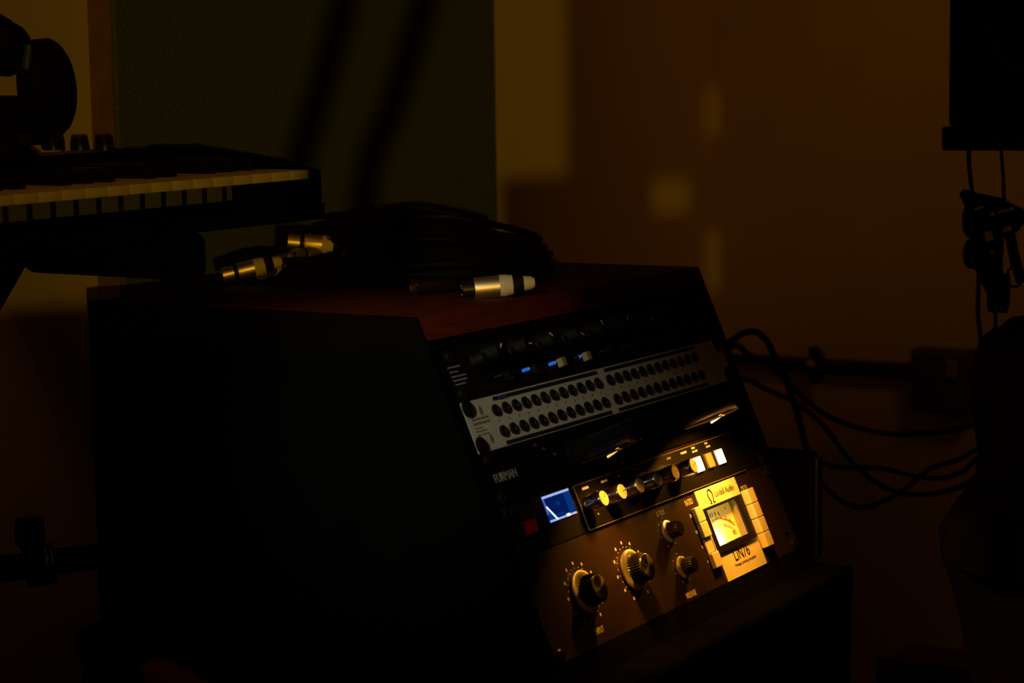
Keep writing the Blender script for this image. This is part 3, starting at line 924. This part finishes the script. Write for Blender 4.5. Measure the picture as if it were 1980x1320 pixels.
seg_world(ks, 'cross_bar', [leg_end, at(-60, 1108, 1.85), at(140, 1082, 1.90), at(215, 1072, 1.93)], 0.0125)
kp = at(62, 1090, 1.87)
seg_world(ks, 'clutch_collar', [at(48, 1097, 1.868), at(104, 1088, 1.876)], 0.019, knobk_m, 20)
o = MB().lathe([(0, 0), (0.008, 0), (0.008, 0.012), (0.0135, 0.016), (0.0135, 0.036), (0.011, 0.040), (0, 0.040)], 20, flute=0.12, nfl=10).build('clutch_knob', knobk_m, None)
o.parent = ks
o.matrix_parent_inverse = ks.matrix_world.inverted()
o.matrix_basis = Matrix.Translation(kp + Vector((0, -0.004, 0.004)))
for px in (86, 97):
    seg_world(ks, 'steel_ring', [at(px, 1085, 1.858), at(px + 3, 1084.6, 1.8585)], 0.0135 if px < 90 else 0.012, nickel_m, 20)

# ------------------------------------------------------------------ headphones on the keyboard
hp_o = KO + KB * 0.17 + KL * 0.02
hp = thing('headphones', 'black over-ear headphones resting upright on the keyboard\'s control panel', 'headphones', Matrix.Translation(at(60, 285, 1.83)))
bpy.context.view_layer.update()
def ear_cup(px, py, Y, rx, ry, rz, yaw, nm, tilt=0):
    b = MB()
    prof = [(0, -1.0), (0.55, -0.98), (0.86, -0.80), (1.0, -0.45), (1.0, 0.30), (0.90, 0.62), (0.74, 0.86), (0.45, 1.0), (0, 1.0)]
    b.lathe(prof, 32)
    o = b.build(nm, pillow_m, hp)
    p = at(px, py, Y)
    m = Matrix.Translation(p) @ Matrix.Rotation(yaw, 4, 'Z') @ Matrix.Rotation(tilt, 4, 'Y') @ Matrix.Rotation(R(90), 4, 'Y') @ Matrix.Diagonal((ry, rz, rx, 1))
    o.matrix_local = hp.matrix_world.inverted() @ m
    return o
ear_cup(92, 170, 1.85, 0.0185, 0.0435, 0.036, R(-12), 'ear_cup', R(-4))
ear_cup(8, 93, 1.86, 0.0200, 0.0245, 0.022, R(-30), 'ear_cup', R(25))
seg_world(hp, 'headband', smoothpath([at(70, 235, 1.85), at(30, 232, 1.86), at(-30, 225, 1.88), at(-90, 170, 1.90), at(-110, 90, 1.90), at(-60, 50, 1.88), at(0, 80, 1.86)], 6), 0.0215, pillow_m, 14)
seg_world(hp, 'headphone_glint', [at(55, 86, 1.795), at(50, 134, 1.795)], [0.0034, 0.0036], grey_m, 8)  # added sliver coloured as a bluish reflection on the headphones
seg_world(hp, 'cup_yoke', smoothpath([at(40, 262, 1.84), at(48, 285, 1.84), at(20, 292, 1.84), at(-20, 290, 1.84)], 5), 0.018, pillow_m, 10)
seg_world(hp, 'cord', smoothpath([at(84, 290, 1.835), at(84, 268, 1.835), at(96, 256, 1.835), at(112, 258, 1.835), at(121, 274, 1.835), at(122, 292, 1.835)], 6), 0.0019, cable_m, 8)

# ================================================================== RIGHT SIDE
# loudspeaker on its stand
SPY = 2.35
so = at(1832, 292, SPY)
rt = (at(1932, 292, SPY - 0.03) - so); rt.z = 0; rt.normalize()
bk = Vector((-rt.y, rt.x, 0))
spk = thing('studio_monitor', 'tall black loudspeaker cabinet on a plate at the right edge', 'speaker', frame(so, rt, bk, UP))
MB().box(0.0, 0.22, 0.0, 0.26, 0.0285, 0.36, bev=0.004, seg=2).build('cabinet', black_m, spk)
for z, r in ((0.12, 0.075), (0.27, 0.035)):
    MB().lathe([(r, 0), (r, 0.004), (r * 0.9, 0.006), (r * 0.8, 0.001), (r * 0.3, -0.004), (0, 0.004)], 36, tf=Matrix.Translation((0.11, -0.0005, z + 0.03)) @ Matrix.Rotation(R(90), 4, 'X')).build('driver', rubber_m, spk)
MB().box(-0.0060, 0.226, -0.006, 0.266, 0.0005, 0.028, bev=0.004, seg=2).build('foam_pad', rubber_m, spk)
sst = thing('speaker_stand', 'black pole stand carrying the loudspeaker', 'stand', frame(Vector((so.x, so.y, 0)), rt, bk, UP))
MB().box(0.070, 0.150, 0.08, 0.18, so.z - 0.008, so.z, bev=0.002).build('top_plate', black_m, sst)
MB().lathe([(0, 0.02), (0.020, 0.02), (0.020, so.z - 0.008), (0, so.z - 0.008)], 20, tf=Matrix.Translation((0.105, 0.12, 0))).build('pole', black_m, sst)
MB().box(-0.02, 0.24, 0.0, 0.28, 0.0, 0.02, bev=0.004).build('base_plate', black_m, sst)
# two leads hanging from the loudspeaker
def lead(nm, label, pts, r, m=cable_m, cat='cable', group=None, n=7):
    pts = [at(*p) for p in pts]
    o = MB().tube(smoothpath(pts, n), r, 8).build(nm, m, None)
    return tag(o, label, cat, group)
lead('speaker_cable', 'black lead hanging from the loudspeaker\'s left corner past the clamp', [(1873, 288, 2.36), (1874, 320, 2.34), (1880, 372, 2.32), (1891, 440, 2.31), (1893, 520, 2.30), (1891, 600, 2.29), (1897, 665, 2.28), (1900, 760, 2.30)], 0.0026)
lead('speaker_cable', 'black lead hanging straight down under the loudspeaker\'s middle', [(1936, 292, 2.38), (1940, 350, 2.37), (1941, 420, 2.36), (1932, 520, 2.35), (1925, 600, 2.34), (1926, 680, 2.33)], 0.0022)
# stand clamp with round knobs
ck = thing('stand_clamp', 'black clamp with two round knobs and bare metal screws under the loudspeaker', 'clamp', Matrix.Translation(at(1900, 480, 2.28)))
bpy.context.view_layer.update()
def blob(par, nm, px, py, Y, wx, wz, m, dy=None, rot=0.0):
    b = MB().lathe([(0, -1), (0.6, -0.92), (0.9, -0.62), (1, -0.1), (0.96, 0.35), (0.8, 0.75), (0.45, 0.96), (0, 1)], 20, flute=0.05, nfl=8)
    o = b.build(nm, m, par)
    o.matrix_local = par.matrix_world.inverted() @ (Matrix.Translation(at(px, py, Y)) @ Matrix.Rotation(rot, 4, 'Y') @ Matrix.Diagonal((wx, dy or wx, wz, 1)))
    return o
blob(ck, 'round_knob', 1886, 425, 2.28, 0.0150, 0.0205, knobk_m)
blob(ck, 'round_knob', 1886, 490, 2.28, 0.0142, 0.0175, knobk_m)
seg_world(ck, 'clamp_arm', [at(1860, 370, 2.275), at(1880, 392, 2.275), at(1925, 405, 2.28), at(1965, 428, 2.29)], [0.004, 0.012, 0.014, 0.016], black_m, 8)
seg_world(ck, 'clamp_body', [at(1912, 410, 2.285), at(1918, 470, 2.285), at(1912, 520, 2.285), at(1925, 560, 2.285)], [0.014, 0.013, 0.015, 0.011], black_m, 10)
seg_world(ck, 'clamp_stem', [at(1931, 530, 2.28), at(1930, 588, 2.28)], 0.0125, black_m, 16)
seg_world(ck, 'stem_flange', [at(1930, 586, 2.28), at(1929.5, 603, 2.28)], [0.0125, 0.0110], knobk_m, 16)
seg_world(ck, 'clamp_rod', [at(1948, 430, 2.285), at(1962, 500, 2.285), at(1975, 545, 2.285)], 0.006, black_m, 10)
ring = [at(1962 + 15 * math.cos(R(a)), 535 + 20 * math.sin(R(a)), 2.29) for a in range(0, 360, 24)]
o = MB().tube(ring, 0.0016, 6, closed=True).build('ring', cable_m, None)
o.parent = ck; o.matrix_parent_inverse = ck.matrix_world.inverted()
for px, py, a, b in ((1892, 403, 0.006, 0.0016), (1919, 414, 0.003, 0.003), (1945, 407, 0.009, 0.0016), (1912, 457, 0.0045, 0.0055), (1919, 489, 0.0018, 0.002), (1936.5, 594.5, 0.0012, 0.0012), (1948, 443, 0.005, 0.003), (1971, 588, 0.0012, 0.002)):
    o = MB().box(-a, a, -0.001, 0.001, -b, b, bev=min(a, b) * 0.4).build('metal_screw', nickel_m, ck)
    o.matrix_local = ck.matrix_world.inverted() @ (Matrix.Translation(at(px, py, 2.262)) @ Matrix.Rotation(R(random.uniform(-20, 40)), 4, 'Y'))

# black gig bag
bagc = at(1950, 1000, 2.12)
bag = thing('gig_bag', 'large black padded instrument bag standing at the right edge', 'bag', Matrix.Translation(Vector((bagc.x, bagc.y, 0.0))))
bpy.context.view_layer.update()
def soft_body(par, nm, prof, Y, m, right_px=2120, thick=0.16):
    """prof: list of (py, left px)"""
    b = MB()
    rings = []
    n = 28
    for py, lx in prof:
        p = at(lx, py, Y); q = at(right_px, py, Y)
        c = (p + q) / 2; rx = (q - p).length / 2
        ring = []
        for k in range(n):
            a = 2 * math.pi * k / n
            e = 0.75
            ca_, sa_ = math.cos(a), math.sin(a)
            ring.append(b.bm.verts.new(c + Vector((rx * math.copysign(abs(ca_) ** e, ca_), thick / 2 * math.copysign(abs(sa_) ** e, sa_), 0))))
        rings.append(ring)
    for p, q in zip(rings, rings[1:]):
        for k in range(n):
            b.bm.faces.new((p[k], p[(k + 1) % n], q[(k + 1) % n], q[k]))
    b.bm.faces.new(rings[0]); b.bm.faces.new(rings[-1])
    o = b.build(nm, m, None, smooth=60)
    o.parent = par; o.matrix_parent_inverse = par.matrix_world.inverted()
    return o
soft_body(bag, 'bag_body', [(636, 1950), (642, 1925), (656, 1906), (680, 1893), (720, 1882), (780, 1882), (830, 1890), (880, 1897), (930, 1890), (980, 1850), (1020, 1822), (1080, 1824), (1130, 1842), (1200, 1862), (1320, 1884), (1700, 1900), (2140, 1905), (2400, 1908)], 2.12, bag_m, thick=0.13)
soft_body(bag, 'bag_pocket', [(985, 1846), (1000, 1828), (1040, 1820), (1080, 1826), (1100, 1850)], 2.06, bag_m, right_px=1930, thick=0.05)
seg_world(bag, 'carry_handle', smoothpath([at(1940, 660, 2.12), at(1950, 630, 2.12), at(1985, 622, 2.12), at(2010, 650, 2.12)], 6), 0.006, bag_m, 8)

# wall socket box and leads along the back wall
def wallp(px, py, off=0.0):
    return on_plane(px, py, CORNER - W * off, W)
wtl = wallp(1776, 668, 0.0); wbr = wallp(1892, 796, 0.0)
sw = (wbr - wtl).dot(D); sh = wtl.z - wbr.z
box_o = Vector((wtl.x, wtl.y, wbr.z))
sk = thing('wall_socket', 'dark double power socket box on the back wall beside the bag', 'socket', frame(box_o, D, W, UP))
MB().box(0, sw, -0.038, -0.0005, 0, sh, bev=0.005, seg=2).build('back_box', socket_m, sk)
MB().box(0.006, sw - 0.004, -0.044, -0.0375, 0.006, sh - 0.004, bev=0.003).build('face_plate', socket_m, sk)
MB().box(sw * 0.62, sw * 0.80, -0.051, -0.043, sh * 0.56, sh * 0.86, bev=0.003).build('rocker', mat('socket_rocker', (0.30, 0.22, 0.12), 0.5, noise=0.05), sk)
for fx, fz in ((0.38, 0.50), (0.24, 0.24), (0.47, 0.22)):
    MB().box(sw * fx - 0.006, sw * fx + 0.006, -0.0455, -0.0435, sh * fz - 0.006, sh * fz + 0.006, bev=0.001).build('socket_hole', ink_m, sk)
lead('plug_lead', 'thick dark mains lead running along the wall to the socket box', [(1325, 1250, 3.12), (1335, 900, 3.16), (1375, 730, 3.20), (1430, 696, 3.22), (1500, 703, 3.20), (1540, 712, 3.20), (1620, 718, 3.18), (1700, 722, 3.15), (1775, 733, 3.09), (1800, 745, 3.07)], 0.0060)
# wall clip with white stub
wc_p = wallp(1576, 700, 0.02)
wc = thing('wall_clip', 'small dark round wall clip with a pale stub above the mains lead', 'clip', Matrix.Translation(wc_p))
bpy.context.view_layer.update()
def putw(o, par, px, py, off):
    o.matrix_local = par.matrix_world.inverted() @ Matrix.Translation(wallp(px, py, off))
o = MB().lathe([(0, -0.008), (0.009, -0.007), (0.011, 0), (0.008, 0.007), (0, 0.009)], 18).build('clip_head', knobk_m, wc); putw(o, wc, 1575, 679, 0.03)
o = MB().box(-0.0058, 0.0058, -0.005, 0.005, -0.006, 0.004, bev=0.002).build('pale_stub', boot_m, wc); putw(o, wc, 1567, 701, 0.03)
o = MB().box(-0.010, 0.010, -0.006, 0.006, -0.012, 0.014, bev=0.003).build('clip_body', socket_m, wc); putw(o, wc, 1582, 697, 0.018)
o = MB().lathe([(0, -0.012), (0.010, -0.010), (0.012, 0.002), (0.010, 0.012), (0, 0.012)], 16).build('clip_foot', knobk_m, wc); putw(o, wc, 1576, 728, 0.03)
# loose leads
LG = 'loose leads behind the rack'
lead('loose_cable', 'black lead looping up beside the rack\'s right edge', [(1255, 1250, 2.45), (1262, 950, 2.45), (1330, 760, 2.50), (1405, 668, 2.55), (1420, 655, 2.58), (1440, 643, 2.60), (1462, 642, 2.62), (1482, 658, 2.63), (1495, 684, 2.63), (1508, 705, 2.62), (1520, 735, 2.60), (1536, 780, 2.58), (1550, 832, 2.56), (1562, 880, 2.54)], 0.0045, group=LG)
lead('loose_cable', 'black lead sagging in a wide curve from rack to bag', [(1235, 1250, 2.46), (1245, 960, 2.46), (1320, 770, 2.50), (1410, 672, 2.56), (1450, 686, 2.66), (1500, 716, 2.76), (1540, 756, 2.80), (1590, 798, 2.84), (1650, 824, 2.84), (1720, 838, 2.80), (1800, 836, 2.72), (1870, 824, 2.62), (1900, 815, 2.50), (1960, 830, 2.36), (2040, 935, 2.34), (2060, 1300, 2.34), (2060, 1900, 2.34)], 0.0040, group=LG)
lead('loose_cable', 'black lead crossing low from rack edge toward the wall, middle of the tangle', [(1285, 1250, 2.43), (1295, 980, 2.43), (1365, 800, 2.46), (1432, 735, 2.50), (1480, 752, 2.60), (1540, 780, 2.68), (1590, 820, 2.72), (1640, 885, 2.74), (1690, 930, 2.74), (1740, 952, 2.72), (1800, 955, 2.66), (1860, 940, 2.55), (1895, 920, 2.48), (1960, 935, 2.36), (2040, 1040, 2.34), (2060, 1300, 2.34), (2060, 1900, 2.34)], 0.0036, group=LG)
lead('loose_cable', 'black lead running almost level below the wide curve', [(1470, 1200, 2.43), (1490, 960, 2.45), (1555, 893, 2.52), (1620, 902, 2.60), (1700, 905, 2.66), (1760, 918, 2.66), (1810, 925, 2.60), (1860, 912, 2.55), (1895, 885, 2.48), (1960, 900, 2.36), (2040, 1005, 2.34), (2060, 1300, 2.34), (2060, 1900, 2.34)], 0.0034, group=LG)
lead('loose_cable', 'lowest black lead dipping deepest beside the desk', [(1480, 1200, 2.44), (1500, 950, 2.45), (1560, 890, 2.50), (1590, 935, 2.54), (1630, 970, 2.58), (1670, 980, 2.60), (1710, 968, 2.60), (1750, 945, 2.60), (1800, 905, 2.58), (1850, 890, 2.54), (1893, 870, 2.48), (1960, 885, 2.36), (2040, 990, 2.34), (2060, 1300, 2.34), (2060, 1900, 2.34)], 0.0034, group=LG)

# small black box on the desk right of the rack
bx = thing('power_supply_box', 'small black box on the desk against the rack\'s right side', 'box', frame(Vector((C0.x, C0.y, DESK_Z)), W, -D, UP))
MB().box(0.5005, 0.514, -0.125, 0.10, 0.0005, 0.113, bev=0.003).build('housing', desk_m, bx)
MB().box(0.5020, 0.5125, -0.129, -0.125, 0.006, 0.108, bev=0.001).build('front_plate', gloss_m, bx)

# dark red wooden armchair below the frame; the rounded end of one arm pokes in at the bottom left
A0 = at(286, 1288, 1.30)
ce = Vector((0.69, -0.72, 0)).normalized()
cf = Vector((-ce.y, ce.x, 0)) * -1.0
ach = thing('wooden_chair', 'dark red wooden armchair, the rounded end of its arm just in view at bottom left', 'chair', frame(Vector((A0.x, A0.y, 0)), ce, -cf, UP))
az = A0.z
for yy in (0.0, -0.50):
    ar = MB().tube([(0.0, yy, az), (0.006, yy, az - 0.001), (0.022, yy, az - 0.004), (0.07, yy, az - 0.012), (0.22, yy, az - 0.028), (0.44, yy, az - 0.040)], [0.004, 0.0085, 0.0110, 0.0120, 0.0125, 0.0125], 16)
    ar.build('armrest', redrod_m, ach)
    MB().tube([(0.10, yy, az - 0.020), (0.09, yy, 0.0)], [0.012, 0.014], 12).build('leg', redrod_m, ach)
    MB().tube([(0.43, yy, az - 0.030), (0.47, yy, 0.0)], [0.013, 0.014], 12).build('leg', redrod_m, ach)
MB().box(0.06, 0.47, -0.50, 0.0, 0.42, 0.445, bev=0.006, seg=2).build('seat', redrod_m, ach)
MB().box(0.435, 0.450, -0.49, -0.01, 0.55, az - 0.045, bev=0.005, seg=2).build('backrest', redrod_m, ach)
# low red-brown wooden crate beside the bag
cr0 = at(1692, 1262, 2.80)
cr = thing('wooden_crate', 'low dim red-brown wooden crate at lower right beside the bag', 'crate', frame(Vector((cr0.x, cr0.y, 0)), D, W, UP))
for k in range(3):
    MB().box(0, 0.34, 0, 0.012, cr0.z - 0.10 - k * 0.105, cr0.z - k * 0.105 - 0.006, bev=0.002).build('plank', mat('crate_wood', (0.12, 0.03, 0.02), 0.7, noise=0.25, nscale=14, stretch=(2, 14, 14)), cr)
MB().box(0, 0.34, 0.012, 0.14, cr0.z - 0.32, cr0.z - 0.02).build('crate_body', MATS['crate_wood'], cr)
for x in (0.01, 0.31):
    MB().box(x, x + 0.02, 0.002, 0.13, 0, cr0.z - 0.31).build('leg', MATS['crate_wood'], cr)

# ------------------------------------------------------------------ small studio lamp behind the camera
# its bulb is the point light set at the top; the flaps and rods around it are added to block and shape its light
sl = thing('studio_lamp', 'unseen lamp behind the camera with flaps and rods added to shape light', 'lamp', Matrix.Translation((LAMP.x, LAMP.y, 0)))
bpy.context.view_layer.update()
FY = -1.00                                       # the flaps hang 30 cm in front of the bulb
def flap_pt(px, py, n=D, P0=None):
    w_ = on_plane(px, py, P0 or CORNER, n)
    return LAMP + (w_ - LAMP) * ((FY - LAMP.y) / (w_.y - LAMP.y))
def blocker_flap(nm, x0, x1, z0, z1):
    o = MB().box(x0, x1, FY, FY + 0.0015, z0, z1).build(nm, black_m, None)
    o.parent = sl; o.matrix_parent_inverse = sl.matrix_world.inverted()
jx = flap_pt(1095, 200).x
# right flap with three slots added for light patches; rows of strips leave them open
slots = []
for (xa, ya, xb, yb) in ((1262, 346, 1334, 412), (1366, 170, 1380, 262), (1364, 446, 1378, 560)):
    p, q = flap_pt(xa, ya), flap_pt(xb, yb)
    slots.append((p.x, q.x, q.z, p.z))
XR, ZB, ZT = jx + 0.22, LAMP.z - 0.060, LAMP.z + 0.12
blocker_flap('blocker_flap', jx, slots[0][0], ZB, ZT)
blocker_flap('blocker_flap', slots[0][0], slots[0][1], ZB, slots[0][2])
blocker_flap('blocker_flap', slots[0][0], slots[0][1], slots[0][3], ZT)
blocker_flap('blocker_flap', slots[0][1], slots[1][0], ZB, ZT)
xa, xb = min(slots[1][0], slots[2][0]), max(slots[1][1], slots[2][1])
blocker_flap('blocker_flap', slots[1][0], xb, ZB, slots[2][2])
blocker_flap('blocker_flap', slots[1][0], xb, slots[2][3], slots[1][2])
blocker_flap('blocker_flap', slots[1][0], xb, slots[1][3], ZT)
blocker_flap('blocker_flap', xb, XR, ZB, ZT)
def flap_of(P3):
    return LAMP + (P3 - LAMP) * ((FY - LAMP.y) / (P3.y - LAMP.y))
lz = flap_pt(100, 592)
xl = flap_pt(185, 592).x
xr = flap_pt(966, 300).x
blocker_flap('lower_blocker_flap', -0.25, xl, LAMP.z - 0.12, lz.z)
blocker_flap('lower_blocker_flap', xl, xr, LAMP.z - 0.12, flap_of(C0 + S * 0.032 + W * 0.05).z)
blocker_flap('lower_blocker_flap', xr, jx, LAMP.z - 0.12, flap_pt(1030, 342).z)
blocker_flap('lower_blocker_flap', jx, XR, LAMP.z - 0.30, ZB)
def shade_pt(px, py):
    return flap_pt(px, py, D, PF)
for chain in (((715, -120), (640, 160), (560, 420)), ((870, -120), (780, 180), (725, 330), (712, 520))):
    seg_world(sl, 'shadow_rod', smoothpath([shade_pt(*q) - Vector((0, 0.006, 0)) for q in chain], 6), 0.0015, black_m, 8)
seg_world(sl, 'pole', [Vector((LAMP.x, LAMP.y, 0.02)), Vector((LAMP.x, LAMP.y, LAMP.z - 0.02))], 0.010, black_m, 14)
MB().lathe([(0, 0), (0.14, 0), (0.14, 0.012), (0.02, 0.022), (0, 0.022)], 32).build('base', black_m, sl)
seg_world(sl, 'arm', [Vector((LAMP.x, LAMP.y, LAMP.z - 0.11)), Vector((LAMP.x, FY - 0.003, LAMP.z - 0.11))], 0.006, black_m, 10)
